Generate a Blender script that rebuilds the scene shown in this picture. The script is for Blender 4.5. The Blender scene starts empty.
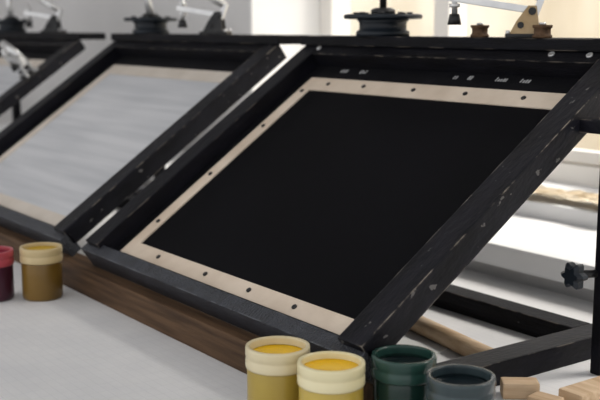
import bpy, bmesh, math, random
from mathutils import Vector, Matrix, Euler
random.seed(4)
U = 0.4   # metres per layout unit (camera height above the table = 1 unit)
scene = bpy.context.scene
col = scene.collection

# ---------------------------------------------------------------- materials
def new_mat(name):
    m = bpy.data.materials.new(name); m.use_nodes = True
    nt = m.node_tree; b = nt.nodes['Principled BSDF']
    return m, nt, b

def mat(name, c1, c2=None, rough=0.5, scale=8.0, stretch=(1,1,1), bump=0.0, bscale=80.0, metal=0.0, chips=0.0,
        chipcol=(0.55,0.52,0.45), chipscale=30, chipstretch=(1,1,1), spec=0.5, emis=None, estr=0.0, trans=0.0, coat=0.0, alpha=1.0,
        edge=0.0, edgecol=(0.20,0.17,0.14)):
    m, nt, b = new_mat(name)
    N, L = nt.nodes, nt.links
    tc = N.new('ShaderNodeTexCoord')
    mp = N.new('ShaderNodeMapping'); mp.inputs['Scale'].default_value = stretch
    L.new(tc.outputs['Object'], mp.inputs['Vector'])
    c2 = c2 or tuple(min(1, v*1.12) for v in c1)
    no = N.new('ShaderNodeTexNoise'); no.inputs['Scale'].default_value = scale; no.inputs['Detail'].default_value = 5
    L.new(mp.outputs[0], no.inputs['Vector'])
    cr = N.new('ShaderNodeValToRGB')
    cr.color_ramp.elements[0].position = 0.35; cr.color_ramp.elements[1].position = 0.65
    cr.color_ramp.elements[0].color = (*c1, 1); cr.color_ramp.elements[1].color = (*c2, 1)
    L.new(no.outputs['Fac'], cr.inputs['Fac'])
    out = cr.outputs['Color']
    if chips > 0:
        mp2 = N.new('ShaderNodeMapping'); mp2.inputs['Scale'].default_value = chipstretch
        L.new(tc.outputs['Object'], mp2.inputs['Vector'])
        n2 = N.new('ShaderNodeTexNoise'); n2.inputs['Scale'].default_value = chipscale; n2.inputs['Detail'].default_value = 3
        L.new(mp2.outputs[0], n2.inputs['Vector'])
        r2 = N.new('ShaderNodeValToRGB')
        r2.color_ramp.elements[0].position = chips; r2.color_ramp.elements[1].position = chips+0.02
        L.new(n2.outputs['Fac'], r2.inputs['Fac'])
        mx = N.new('ShaderNodeMix'); mx.data_type = 'RGBA'
        L.new(r2.outputs['Color'], mx.inputs['Factor'])
        L.new(out, mx.inputs['A']); mx.inputs['B'].default_value = (*chipcol, 1)
        out = mx.outputs['Result']
    if edge > 0:   # paint worn through along the arrises
        bv = N.new('ShaderNodeBevel'); bv.inputs['Radius'].default_value = 0.0028; bv.samples = 6
        ge = N.new('ShaderNodeNewGeometry')
        dp = N.new('ShaderNodeVectorMath'); dp.operation = 'DOT_PRODUCT'
        L.new(bv.outputs[0], dp.inputs[0]); L.new(ge.outputs['True Normal'], dp.inputs[1])
        r3 = N.new('ShaderNodeMapRange'); r3.inputs['From Min'].default_value = 0.995; r3.inputs['From Max'].default_value = 0.93
        L.new(dp.outputs['Value'], r3.inputs['Value'])
        n4 = N.new('ShaderNodeTexNoise'); n4.inputs['Scale'].default_value = 34; n4.inputs['Detail'].default_value = 6
        L.new(tc.outputs['Object'], n4.inputs['Vector'])
        r4 = N.new('ShaderNodeMapRange'); r4.inputs['From Min'].default_value = 0.50; r4.inputs['From Max'].default_value = 0.60
        L.new(n4.outputs['Fac'], r4.inputs['Value'])
        mu = N.new('ShaderNodeMath'); mu.operation='MULTIPLY'; L.new(r3.outputs[0], mu.inputs[0]); L.new(r4.outputs[0], mu.inputs[1])
        mu2 = N.new('ShaderNodeMath'); mu2.operation='MULTIPLY'; L.new(mu.outputs[0], mu2.inputs[0]); mu2.inputs[1].default_value=edge
        mx3 = N.new('ShaderNodeMix'); mx3.data_type = 'RGBA'; L.new(mu2.outputs[0], mx3.inputs['Factor'])
        L.new(out, mx3.inputs['A']); mx3.inputs['B'].default_value=(*edgecol,1); out = mx3.outputs['Result']
    L.new(out, b.inputs['Base Color'])
    b.inputs['Roughness'].default_value = rough
    b.inputs['Metallic'].default_value = metal
    b.inputs['Specular IOR Level'].default_value = spec
    b.inputs['Transmission Weight'].default_value = trans
    b.inputs['Coat Weight'].default_value = coat
    b.inputs['Alpha'].default_value = alpha
    if emis:
        b.inputs['Emission Color'].default_value = (*emis, 1); b.inputs['Emission Strength'].default_value = estr
    if bump > 0:
        n3 = N.new('ShaderNodeTexNoise'); n3.inputs['Scale'].default_value = bscale; n3.inputs['Detail'].default_value = 4
        L.new(mp.outputs[0], n3.inputs['Vector'])
        bp = N.new('ShaderNodeBump'); bp.inputs['Strength'].default_value = bump; bp.inputs['Distance'].default_value = 0.004
        L.new(n3.outputs['Fac'], bp.inputs['Height']); L.new(bp.outputs[0], b.inputs['Normal'])
    return m

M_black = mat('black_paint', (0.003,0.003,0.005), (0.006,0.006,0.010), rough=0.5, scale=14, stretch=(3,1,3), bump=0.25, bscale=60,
              chips=0.735, chipscale=45, chipstretch=(1,0.5,1), spec=0.15, chipcol=(0.2,0.19,0.18), edge=0.7)
M_black_x = mat('black_paint_lengthwise', (0.003,0.003,0.004), (0.006,0.006,0.009), rough=0.55, scale=14, stretch=(1,6,6), bump=0.35, bscale=60,
              chips=0.74, chipscale=45, chipstretch=(0.5,1,1), spec=0.12, chipcol=(0.12,0.12,0.12), edge=0.7)
M_black_lit = mat('black_hammered_highlight', (0.010,0.012,0.018), (0.028,0.033,0.046), rough=0.33, scale=60, bump=1.0, bscale=330, spec=0.6, edge=0.6, edgecol=(0.25,0.27,0.3))  # bluish highlight lifted into the base colour; hammered texture is the bump
M_black_chip = mat('black_paint_worn', (0.003,0.003,0.005), (0.010,0.010,0.015), rough=0.46, scale=14, stretch=(2.5,1,2.5), bump=0.3, bscale=60,
              chips=0.67, chipscale=70, chipstretch=(1.2,0.75,1.2), spec=0.19, chipcol=(0.13,0.125,0.12), edge=1.0, edgecol=(0.32,0.28,0.23))
M_ring = mat('black_inner_frame', (0.003,0.003,0.004), (0.005,0.005,0.007), rough=0.6, scale=20, bump=0.1, spec=0.12)
M_mesh_black = mat('black_emulsion', (0.002,0.002,0.003), (0.003,0.003,0.0045), rough=0.65, scale=5, bump=0.06, bscale=900, spec=0.07)
M_mesh_grey = mat('pale_silk_mesh', (0.47,0.48,0.50), (0.58,0.585,0.60), rough=0.6, scale=5, stretch=(0.5,10,1), bump=0.1, bscale=200, spec=0.2)
M_tape = mat('cream_tape', (0.62,0.51,0.40), (0.74,0.63,0.51), rough=0.85, scale=14, bump=0.25, bscale=60, spec=0.1)
M_tape2 = mat('pale_tape', (0.56,0.50,0.43), (0.64,0.58,0.51), rough=0.85, scale=14, bump=0.1, spec=0.1)
M_wood = mat('brown_wood', (0.055,0.030,0.016), (0.13,0.075,0.04), rough=0.65, scale=6, stretch=(1.2,18,18), bump=0.3, bscale=20, spec=0.2)
M_wood_l = mat('light_wood', (0.45,0.30,0.17), (0.62,0.46,0.30), rough=0.6, scale=7, stretch=(2,14,14), bump=0.2, bscale=20)
M_steel = mat('brushed_steel', (0.66,0.66,0.66), (0.80,0.80,0.78), rough=0.35, scale=30, metal=0.8)
M_brass = mat('brass', (0.36,0.25,0.13), (0.50,0.37,0.22), rough=0.4, scale=30, metal=0.7)
M_screw = mat('dark_screw', (0.012,0.012,0.013), (0.03,0.03,0.03), rough=0.4, scale=40, metal=0.3)
M_knob = mat('blue_black_plastic', (0.004,0.007,0.010), (0.008,0.013,0.020), rough=0.4, scale=10, spec=0.35)
M_mark = mat('white_marking', (0.42,0.42,0.42), rough=0.7)
M_wall = mat('wall_plaster', (0.64,0.63,0.62), (0.70,0.69,0.68), rough=0.9, scale=3, bump=0.1, bscale=25)
M_reveal = mat('reveal_plaster_lit', (0.84,0.83,0.81), (0.90,0.89,0.87), rough=0.9, scale=3)  # paler than the wall: window light on the reveal put into the colour
M_sill = mat('sill_white', (0.82,0.82,0.82), (0.88,0.88,0.88), rough=0.5, scale=4, bump=0.1, bscale=20)
M_winframe = mat('window_white', (0.84,0.81,0.76), (0.90,0.87,0.82), rough=0.5, scale=4)
M_paper = mat('crumpled_paper', (0.58,0.46,0.30), (0.78,0.69,0.54), rough=0.8, scale=9, bump=0.9, bscale=14)
M_floor = mat('floor_boards', (0.22,0.17,0.13), (0.30,0.24,0.18), rough=0.6, scale=4, stretch=(1,10,1))
M_ceil = mat('ceiling_paint', (0.55,0.55,0.55), rough=0.9)
M_leg = mat('table_leg_grey', (0.2,0.2,0.2), rough=0.5)
M_table = mat('table_cover', (0.70,0.70,0.705), (0.76,0.755,0.75), rough=0.62, scale=10, bump=0.15, bscale=50)
# faint quilting grid on the table cover
nt = M_table.node_tree; b = nt.nodes['Principled BSDF']
tc = nt.nodes.new('ShaderNodeTexCoord'); br = nt.nodes.new('ShaderNodeTexBrick')
br.inputs['Scale'].default_value = 22; br.inputs['Mortar Size'].default_value = 0.010; br.offset = 0
br.inputs['Color1'].default_value = (1,1,1,1); br.inputs['Color2'].default_value = (0.98,0.98,0.98,1); br.inputs['Mortar'].default_value = (0.92,0.92,0.93,1)
nt.links.new(tc.outputs['Object'], br.inputs['Vector'])
src = b.inputs['Base Color'].links[0].from_socket
mx = nt.nodes.new('ShaderNodeMix'); mx.data_type = 'RGBA'; mx.blend_type = 'MULTIPLY'; mx.inputs['Factor'].default_value = 1
nt.links.new(src, mx.inputs['A']); nt.links.new(br.outputs['Color'], mx.inputs['B']); nt.links.new(mx.outputs['Result'], b.inputs['Base Color'])

# ---------------------------------------------------------------- mesh helpers (layout units -> metres)
def finish(bm, name, m, parent=None, smooth=False, loc=(0,0,0), rot=(0,0,0)):
    for v in bm.verts: v.co *= U
    me = bpy.data.meshes.new(name); bm.to_mesh(me); bm.free()
    ob = bpy.data.objects.new(name, me); col.objects.link(ob)
    me.materials.append(m)
    if smooth:
        for p in me.polygons: p.use_smooth = True
    ob.location = Vector(loc)*U; ob.rotation_euler = rot
    if parent: ob.parent = parent
    return ob

def box(name, x0,x1,y0,y1,z0,z1, m, parent=None, bev=0.006, loc=(0,0,0), rot=(0,0,0)):
    bm = bmesh.new(); bmesh.ops.create_cube(bm, size=1)
    for v in bm.verts:
        v.co = Vector(((x0+x1)/2+v.co.x*(x1-x0), (y0+y1)/2+v.co.y*(y1-y0), (z0+z1)/2+v.co.z*(z1-z0)))
    if bev > 0:
        bmesh.ops.bevel(bm, geom=bm.edges[:], offset=bev, segments=2, affect='EDGES', profile=0.7)
    return finish(bm, name, m, parent, loc=loc, rot=rot)

def cyl(name, p0, p1, r, m, parent=None, seg=24, r2=None, bev=0.0):
    p0=Vector(p0); p1=Vector(p1); d=p1-p0; L=d.length
    bm = bmesh.new()
    bmesh.ops.create_cone(bm, cap_ends=True, segments=seg, radius1=r, radius2=(r if r2 is None else r2), depth=L)
    if bev>0:
        es=[e for e in bm.edges if len(e.link_faces)==2 and any(len(f.verts)>4 for f in e.link_faces)]
        bmesh.ops.bevel(bm, geom=es, offset=bev, segments=2, affect='EDGES')
    M = Matrix.Translation((p0+p1)/2) @ d.to_track_quat('Z','Y').to_matrix().to_4x4()
    bm.transform(M)
    ob = finish(bm, name, m, parent)
    for p in ob.data.polygons:
        if len(p.vertices)<=4: p.use_smooth=True
    return ob

def lathe(name, prof, m, parent=None, loc=(0,0,0), seg=56):
    bm = bmesh.new(); rings=[]
    for r,z in prof:
        if r < 1e-5: rings.append([bm.verts.new((0,0,z))])
        else: rings.append([bm.verts.new((r*math.cos(2*math.pi*i/seg), r*math.sin(2*math.pi*i/seg), z)) for i in range(seg)])
    for a,b_ in zip(rings, rings[1:]):
        for i in range(seg):
            j=(i+1)%seg
            if len(a)==1 and len(b_)==1: continue
            if len(a)==1: bm.faces.new((a[0], b_[j], b_[i]))
            elif len(b_)==1: bm.faces.new((a[i], a[j], b_[0]))
            else: bm.faces.new((a[i],a[j],b_[j],b_[i]))
    bmesh.ops.recalc_face_normals(bm, faces=bm.faces[:])
    return finish(bm, name, m, parent, smooth=True, loc=loc)

def empty(name, loc=(0,0,0), rot=(0,0,0), parent=None):
    e = bpy.data.objects.new(name, None); col.objects.link(e)
    e.empty_display_size = 0.05; e.location = Vector(loc)*U; e.rotation_euler = rot
    if parent: e.parent = parent
    return e

# ---------------------------------------------------------------- room
box('floor', -11,5,-4,4.4,-2.0,-1.9, M_floor, bev=0)
box('ceiling', -11,5,0,4.4,4.6,4.7, M_ceil, bev=0)
box('wall_left', -11.2,-11,-4,4.4,-1.9,4.6, M_wall, bev=0)
WY0, WY1 = 3.6, 4.4
w = empty('wall_back')
box('wall_left_of_window', -11,-5.48,WY0,WY1,-1.9,4.6, M_wall, w, bev=0)
box('wall_below', -5.48,0.6,WY0,WY1,-1.9,0.14, M_wall, w, bev=0)
box('wall_above', -5.48,0.6,WY0,WY1,3.4,4.6, M_wall, w, bev=0)
box('wall_right_of_window', 0.6,5,WY0,WY1,-1.9,4.6, M_wall, w, bev=0)
box('reveal_left', -5.48,-5.46,WY0,4.2,0.22,3.4, M_reveal, w, bev=0)
box('trim_1', -5.48,0.6,WY0-0.02,4.2,0.14,0.22, M_sill, bev=0.008)      # inner window sill
win = empty('window_1')
ZB, ZT = 0.22, 3.4
box('bottom_rail', -5.46,0.58,4.14,4.26,ZB,ZB+0.10, M_winframe, win)
box('bottom_sash', -5.34,0.52,4.16,4.24,ZB+0.11,ZB+0.17, M_winframe, win)
box('top_rail', -5.46,0.58,4.14,4.26,ZT-0.12,ZT, M_winframe, win)
for i,(x,hw) in enumerate([(-5.40,.06),(-4.33,.06),(-3.05,.05),(-1.8,.05),(0.52,.06),(-0.6,.07)]):
    box('stile_%d'%(i+1), x-hw,x+hw,4.13,4.27,ZB+0.10,ZT-0.12, M_winframe, win)
box('glazing_bar', -5.34,0.46,4.17,4.23,1.9,1.95, M_winframe, win)
M_glass = mat('clear_glass', (1,1,1), rough=0.0, trans=1.0, alpha=0.06)
box('glass_pane', -5.34,0.46,4.195,4.205,ZB+0.17,ZT-0.12, M_glass, win, bev=0)

# outside: paved yard and the house across it, seen blurred through the glass
M_out = mat('outside_render_wall_glow', (0.40,0.30,0.15), (0.92,0.84,0.70), rough=0.9, scale=0.9, stretch=(1,1,.5), emis=(1.0,0.93,0.80), estr=0.32)  # added emission stands in for daylight on the house wall
M_yard = mat('pale_paving', (0.80,0.80,0.78), (0.9,0.9,0.88), rough=0.9, scale=2)
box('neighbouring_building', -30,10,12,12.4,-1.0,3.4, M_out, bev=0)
box('courtyard_paving', -30,10,4.4,12,-1.2,-1.0, M_yard, bev=0)

# ledge in front of the window
box('radiator_shelf', -9,2,3.0,3.58,0.06,0.15, M_sill, bev=0.01)
box('trim_2', -9,2,3.08,3.58,-1.9,0.06, M_wall, bev=0)

# crumpled paper strip on the sill edge
bm = bmesh.new(); bmesh.ops.create_grid(bm, x_segments=70, y_segments=10, size=0.5)
for v in bm.verts:
    x,y=v.co.x,v.co.y
    v.co = Vector((x*2.3, y*0.20+0.018*math.sin(x*40)*(0.5-y), 0.012+0.022*abs(math.sin(x*27+y*9))+0.012*random.random()))
finish(bm,'crumpled_paper_strip', M_paper, loc=(-3.05,3.70,0.222))

# ---------------------------------------------------------------- table
tb = empty('work_table')
box('top', -10,1.5,0.2,3.06,-0.12,0.0, M_table, tb, bev=0.008)
for i,(x,y) in enumerate([(-9.8,.4),(-9.8,2.9),(1.3,.4),(1.3,2.9),(-4,.4),(-4,2.9)]):
    box('leg_%d'%(i+1), x-.08,x+.08,y-.08,y+.08,-1.9,-0.12, M_leg, tb)

# brown wooden rail the presses rest on
box('wooden_rail', -9.4,-1.96,1.58,1.69,0.0,0.10, M_wood, bev=0.006)

# ---------------------------------------------------------------- screen presses
TILT = math.radians(34.8)
W = 1.641
def press(xl, mesh_mat, tape_mat, detailed=True, wd=W, rth=0.08):
    top = empty('screen_printing_press', (xl,0,0))
    root = empty('screen_frame', (0,1.6,0.2075), (TILT,0,0), top)
    Lq = 1.265
    box('left_rail', 0,0.1,0.0,Lq,-0.08,0.0, M_black, root)
    box('right_rail', wd-0.1,wd,0.0,Lq,-rth,0.0, M_black_chip, root)
    box('top_rail', 0.1,wd-0.1,1.2,Lq,-0.09,0.0, M_black_x, root)
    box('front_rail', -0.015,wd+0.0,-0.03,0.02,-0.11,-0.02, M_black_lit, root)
    # inner frame ring
    box('inner_frame_left', 0.1,0.16,0.02,1.2,-0.085,-0.062, M_ring, root, bev=0.002)
    box('inner_frame_right', wd-0.12,wd-0.1,0.02,1.2,-0.085,-0.062, M_ring, root, bev=0.002)
    box('inner_frame_front', 0.16,wd-0.12,0.02,0.06,-0.085,-0.062, M_ring, root, bev=0.002)
    box('inner_frame_top', 0.16,wd-0.12,1.1,1.2,-0.085,-0.062, M_ring, root, bev=0.002)
    box('mesh', 0.15,wd-0.11,0.05,1.115,-0.072,-0.0655, mesh_mat, root, bev=0)
    x0,x1,y0,y1 = 0.149,wd-0.102,0.046,1.118
    tw=0.066
    box('tape_left', x0,x0+tw,y0,y1,-0.066,-0.0605, tape_mat, root, bev=0.0015)
    box('tape_right', x1-0.055,x1,y0,y1,-0.066,-0.0605, tape_mat, root, bev=0.0015)
    box('tape_front', x0+0.004,x1-0.004,y0-0.002,y0+0.060,-0.0655,-0.060, tape_mat, root, bev=0.0015)
    box('tape_top', x0+0.004,x1-0.004,y1-0.075,y1+0.002,-0.0655,-0.060, tape_mat, root, bev=0.0015)
    if detailed:
        k=0
        pts=[(x0+.033,y) for y in (0.22,0.50,0.80,1.03)]+[(x,y0+.03) for x in (0.40,0.72,0.98,1.22)]+[(x,y1-.035) for x in (0.30,0.52,0.80,1.06,1.32)]
        for (x,y) in pts:
            k+=1; cyl('screw_%d'%k,(x,y,-0.061),(x,y,-0.056),0.0085,M_screw,root,seg=16)
        k=0
        for xs,nn in ((0.29,4),(0.41,4),(0.93,2),(1.00,2),(1.13,5),(1.24,4)):
            for j in range(nn):
                k+=1
                xx=xs+j*0.011; h=random.choice((0.012,0.016,0.020))
                box('mark_%d'%k, xx,xx+0.003+0.004*random.random(),1.163,1.163+h,-0.062,-0.0605,M_mark,root,bev=0,)
        # small bright hinge screws along the top rail
        for k2,xs in enumerate((0.12,1.35,1.50)):
            cyl('hinge_screw_%d'%(k2+1),(xs,1.235,-0.002),(xs,1.235,0.006),0.011,M_steel,root,seg=16)
    # horizontal mounting board along the top
    box('mounting_board', -0.02,wd+0.02,2.62,2.80,0.925,0.965, M_black_x, top, bev=0.006)
    # base on the table
    box('side_member_left', 0.0,0.10,1.70,2.90,0.0,0.07, M_black, top)
    box('side_member_right', wd-0.10,wd,1.70,2.90,0.0,0.07, M_black, top)
    box('rear_member', 0.10,wd-0.10,2.54,2.63,0.0,0.07, M_black_x, top)
    if detailed:
        box('upright', wd+0.080,wd+0.115,2.40,2.45,0.0,0.78, M_black, top)
        box('upright_brace', wd-0.01,wd+0.10,2.405,2.445,0.70,0.74, M_black, top)
        c=Vector((wd+0.085,2.40,0.30))
        cyl('knob_stem', c+Vector((0,0.01,0)), c+Vector((-0.02,-0.05,0)),0.012,M_screw,top)
        bmk=bmesh.new()
        n=40; prof=[]
        for zz,s in ((0,0.75),(0.008,1.0),(0.03,1.0),(0.042,0.7)):
            prof.append([bmk.verts.new(((0.034+0.007*math.cos(6*2*math.pi*i/n))*s*math.cos(2*math.pi*i/n), -zz, (0.034+0.007*math.cos(6*2*math.pi*i/n))*s*math.sin(2*math.pi*i/n))) for i in range(n)])
        for a,b_ in zip(prof,prof[1:]):
            for i in range(n): bmk.faces.new((a[i],a[(i+1)%n],b_[(i+1)%n],b_[i]))
        bmk.faces.new(prof[0]); bmk.faces.new(prof[-1][::-1])
        bmesh.ops.recalc_face_normals(bmk, faces=bmk.faces[:])
        finish(bmk,'knob_head',M_knob,top,loc=(wd+0.065,2.35,0.30))
    else:
        box('upright', 0.3,0.35,2.70,2.75,0.0,0.925, M_black, top)
    return top

press(-3.581, M_mesh_black, M_tape)
press(-5.40, M_mesh_grey, M_tape2, False, wd=1.612, rth=0.078)
press(-7.52, M_mesh_grey, M_tape2, False, rth=0.07)

# ---------------------------------------------------------------- rotary flange knobs on the boards
def flange(x, y=2.70, r=0.15, rod=None):
    e = empty('rotary_adjuster',(x,y,0.965))
    lathe('hub',[(0,0),(r*.70,0),(r*.70,.018),(r*.62,.024),(r*.62,.052),(r*.70,.066),(0,.066)],M_knob,e)
    lathe('disc',[(0,.066),(r*.99,.066),(r*1.03,.070),(r*1.03,.080),(r*.99,.085),(0,.085)],M_knob,e)
    lathe('cap',[(0,.085),(r*.32,.085),(r*.32,.102),(r*.2,.11),(0,.11)],M_screw,e)
    for i in range(8):
        a=i*math.pi/4; cyl('bolt_%d'%(i+1),(r*.7*math.cos(a),r*.7*math.sin(a),.085),(r*.7*math.cos(a),r*.7*math.sin(a),.093),.012,M_screw,e,seg=8)
    if rod: cyl('rod',(0,0,.10),rod,.020,M_steel,e)
    else: cyl('spindle',(0,0,.10),(0,0,.32),.014,M_screw,e)
    return e
flange(-3.16)
flange(-5.09, r=0.14, rod=(-0.12,0.0,0.42))
flange(-7.15, r=0.14, rod=(-0.12,0.0,0.42))

def toggle_clamp(x, y, z, metal, rotz=0.0, s=1.0, br=None, hd=None, al=0.22, rotx=0.0):
    br = br or metal; hd = hd or metal
    e = empty('toggle_clamp',(x,y,z),(rotx,0,rotz)); e.scale=(s,s,s)
    box('base_plate',-.075,.075,-.045,.045,0,.014,M_screw,e,bev=.003)
    for sx in (-.030,.020):
        bm=bmesh.new()
        pr=[(-.06,.012),(.05,.012),(.045,.05),(.035,.115),(.005,.115),(-.035,.06)]
        a=[bm.verts.new((px,sx,pz)) for px,pz in pr]; c=[bm.verts.new((px,sx+.010,pz)) for px,pz in pr]
        bm.faces.new(a); bm.faces.new(c[::-1])
        for i in range(6): bm.faces.new((a[i],a[(i+1)%6],c[(i+1)%6],c[i]))
        bmesh.ops.recalc_face_normals(bm, faces=bm.faces[:])
        finish(bm,'cheek_%s'%('a' if sx<0 else 'b'),br,e)
    cyl('pivot',(0.02,-.045,.095),(0.02,.045,.095),.014,M_screw,e)
    cyl('pivot_rear',(-0.02,-.042,.045),(-0.02,.042,.045),.012,M_screw,e)
    box('arm',-al,.03,-.014,.014,-.013,.013,metal,e,bev=.004,loc=(0.01,0,.10),rot=(0,math.radians(9),0))
    ax=-al+.04; az=.10-(-ax)*-0.158
    cyl('arm_tip',(ax,0,az+.06),(ax,0,az-.06),.011,M_steel,e)
    cyl('arm_nut_upper',(ax,0,az+.033),(ax,0,az+.018),.022,M_steel,e,seg=6)
    cyl('arm_nut_lower',(ax,0,az-.018),(ax,0,az-.031),.022,M_steel,e,seg=6)
    cyl('rubber_foot',(ax,0,az-.055),(ax,0,az-.095),.018,M_screw,e,r2=.026)
    box('handle_link',-.012,.012,-.016,.016,0,.08,metal,e,bev=.003,loc=(.03,0,.08),rot=(0,.35,0))
    cyl('handle',(.055,0,.145),(-.10,0,.235),.020,hd,e,r2=.026,bev=.006)
    for i,px in enumerate((-.065,.065)):
        for j,py in enumerate((-.036,.036)):
            cyl('bolt_%d'%(i*2+j+1),(px,py,.012),(px,py,.026),.009,M_steel,e,seg=6)
    return e
toggle_clamp(-4.42,2.70,0.965,M_steel, rotz=0.7, s=0.95, br=M_screw)
toggle_clamp(-2.42,2.70,0.965,M_steel, rotz=0.75, s=0.92, br=M_brass, hd=M_knob, al=0.30)
toggle_clamp(-6.42,2.70,0.965,M_steel, rotz=0.7, s=0.95, br=M_screw)
# lever clamp sitting on the far press' side rail
toggle_clamp(-5.93,1.6+0.90*math.cos(TILT),0.2075+0.90*math.sin(TILT),M_steel, rotx=TILT, s=0.95, br=M_steel)
# pair of small brown spools
for i,(x,y) in enumerate([(-2.58,2.645),(-2.30,2.645)]):
    e=empty('spacer_bush',(x,y,0.965))
    lathe('bush',[(0,0),(.032,0),(.032,.008),(.027,.012),(.027,.030),(.032,.034),(.032,.042),(0,.042)],M_wood,e)
    cyl('bolt',(0,0,.042),(0,0,.05),.012,M_steel,e,seg=6)

# ---------------------------------------------------------------- ink jars
def jar(x,y,body,rim,ink,r=0.080,h=0.20,level=0.018):
    e = empty('ink_jar',(x,y,0))
    rb=r*0.95
    lathe('body',[(0,0),(rb*.93,0),(rb,.010),(rb,h-.062),(rb*.97,h-.055),(rb*.90,h-.050),(rb*.90,h-.02)],body,e)
    ri=r*.86
    lathe('rim',[(rb*.90,h-.055),(r*.985,h-.055),(r,h-.050),(r,h-.034),(r*.975,h-.031),(r*.975,h-.026),(r,h-.023),(r,h-.005),(r*.985,h),(ri*1.02,h),(ri,h-.004),(ri,h-.05)],rim,e)
    lathe('ink',[(0,h-level),(ri*.7,h-level),(ri*.95,h-level+.002),(ri+.001,h-level+.006),(ri+.001,h-.05),(0,h-.05)],ink,e)
    return e
def plas(n,c,c2=None,rough=.3,sc=12,st=(1,1,.4)): return mat(n,c,c2,rough=rough,scale=sc,stretch=st,spec=0.45)
jar(-3.63,1.445,plas('amber_body',(0.12,0.065,0.010),(0.22,0.125,0.025)),plas('tan_rim',(0.54,0.41,0.20),(0.66,0.53,0.30)),plas('amber_ink',(.5,.32,.03)),r=.078,h=.195)
jar(-3.72,1.29,plas('maroon_body',(0.04,0.006,0.018),(0.08,0.012,0.03)),plas('crimson_rim',(0.38,0.05,0.07),(0.5,0.10,0.11)),plas('crimson_ink',(.2,.01,.03)),r=.078,h=.185)
jar(-2.097,1.454,plas('mustard_body',(0.32,0.22,0.03),(0.47,0.34,0.07)),plas('cream_rim',(0.68,0.57,0.34),(0.80,0.71,0.48)),plas('yellow_ink',(.78,.46,.01),(.9,.58,.03),rough=.25),r=.083,level=.026)
jar(-1.914,1.485,plas('yellow_body',(0.46,0.32,0.05),(0.60,0.45,0.10)),plas('pale_yellow_rim',(0.78,0.68,0.38),(0.90,0.82,0.54)),plas('bright_yellow_ink',(.84,.48,.005),(.92,.58,.02),rough=.25),r=.083,level=.022)
jar(-1.852,1.665,plas('green_body',(0.006,0.020,0.016),(0.012,0.035,0.027),rough=.15),plas('green_rim',(0.012,0.042,0.034),(0.03,0.075,0.06),rough=.2),plas('teal_ink',(.003,.009,.010),(.004,.014,.015),rough=.3),r=.081,level=.032)
jar(-1.656,1.667,plas('slate_body',(0.006,0.012,0.015),(0.012,0.022,0.026),rough=.15),plas('slate_rim',(0.018,0.03,0.036),(0.06,0.085,0.09),rough=.2),plas('petrol_ink',(.002,.008,.012),(.004,.013,.018),rough=.3),r=.081,level=.030)

# ---------------------------------------------------------------- loose wood on the table, right
box('wood_block',-.05,.05,-.03,.03,0,.045,M_wood_l,loc=(-1.85,2.09,0),rot=(0,0,0.9))
box('wood_block',-.04,.04,-.03,.03,0,.03,M_wood_l,loc=(-1.75,2.08,0),rot=(0,0,0.2))
box('wooden_plank',-.04,.04,-.36,.36,0,.03,M_wood_l,loc=(-1.735,2.52,0),rot=(0,0,0))
cyl('wooden_dowel',(-2.62,2.30,.030),(-2.06,2.20,.030),.030,M_wood_l,bev=.004)
box('paper_sheet',-.3,.3,-.2,.2,0,.004,mat('white_paper',(.7,.7,.68),rough=.7),loc=(-2.5,1.95,0),rot=(0,0,.3),bev=0)

# ---------------------------------------------------------------- light
wd = bpy.data.worlds.new('World'); scene.world = wd; wd.use_nodes=True
bg = wd.node_tree.nodes['Background']; bg.inputs[0].default_value=(0.98,0.98,1.0,1); bg.inputs[1].default_value=0.95
s=bpy.data.lights.new('sun','SUN'); s.energy=5.5; s.angle=math.radians(25); s.color=(1.0,0.95,0.88)
so=bpy.data.objects.new('sun',s); col.objects.link(so); so.rotation_euler=Vector((-0.30,-0.50,-0.80)).to_track_quat('-Z','Y').to_euler()

# ---------------------------------------------------------------- camera
cam=bpy.data.cameras.new('camera'); co=bpy.data.objects.new('camera',cam); col.objects.link(co)
cam.sensor_width=36; cam.lens=1038/600*36; cam.clip_start=0.01
co.location=(0,0,U)
p=math.radians(9.46)
d=Vector((-0.809*math.cos(p),0.588*math.cos(p),-math.sin(p)))
co.rotation_euler=d.to_track_quat('-Z','Y').to_euler()
cam.dof.use_dof=True; cam.dof.focus_distance=3.0*U; cam.dof.aperture_fstop=6.3
scene.camera=co
scene.view_settings.view_transform='Standard'
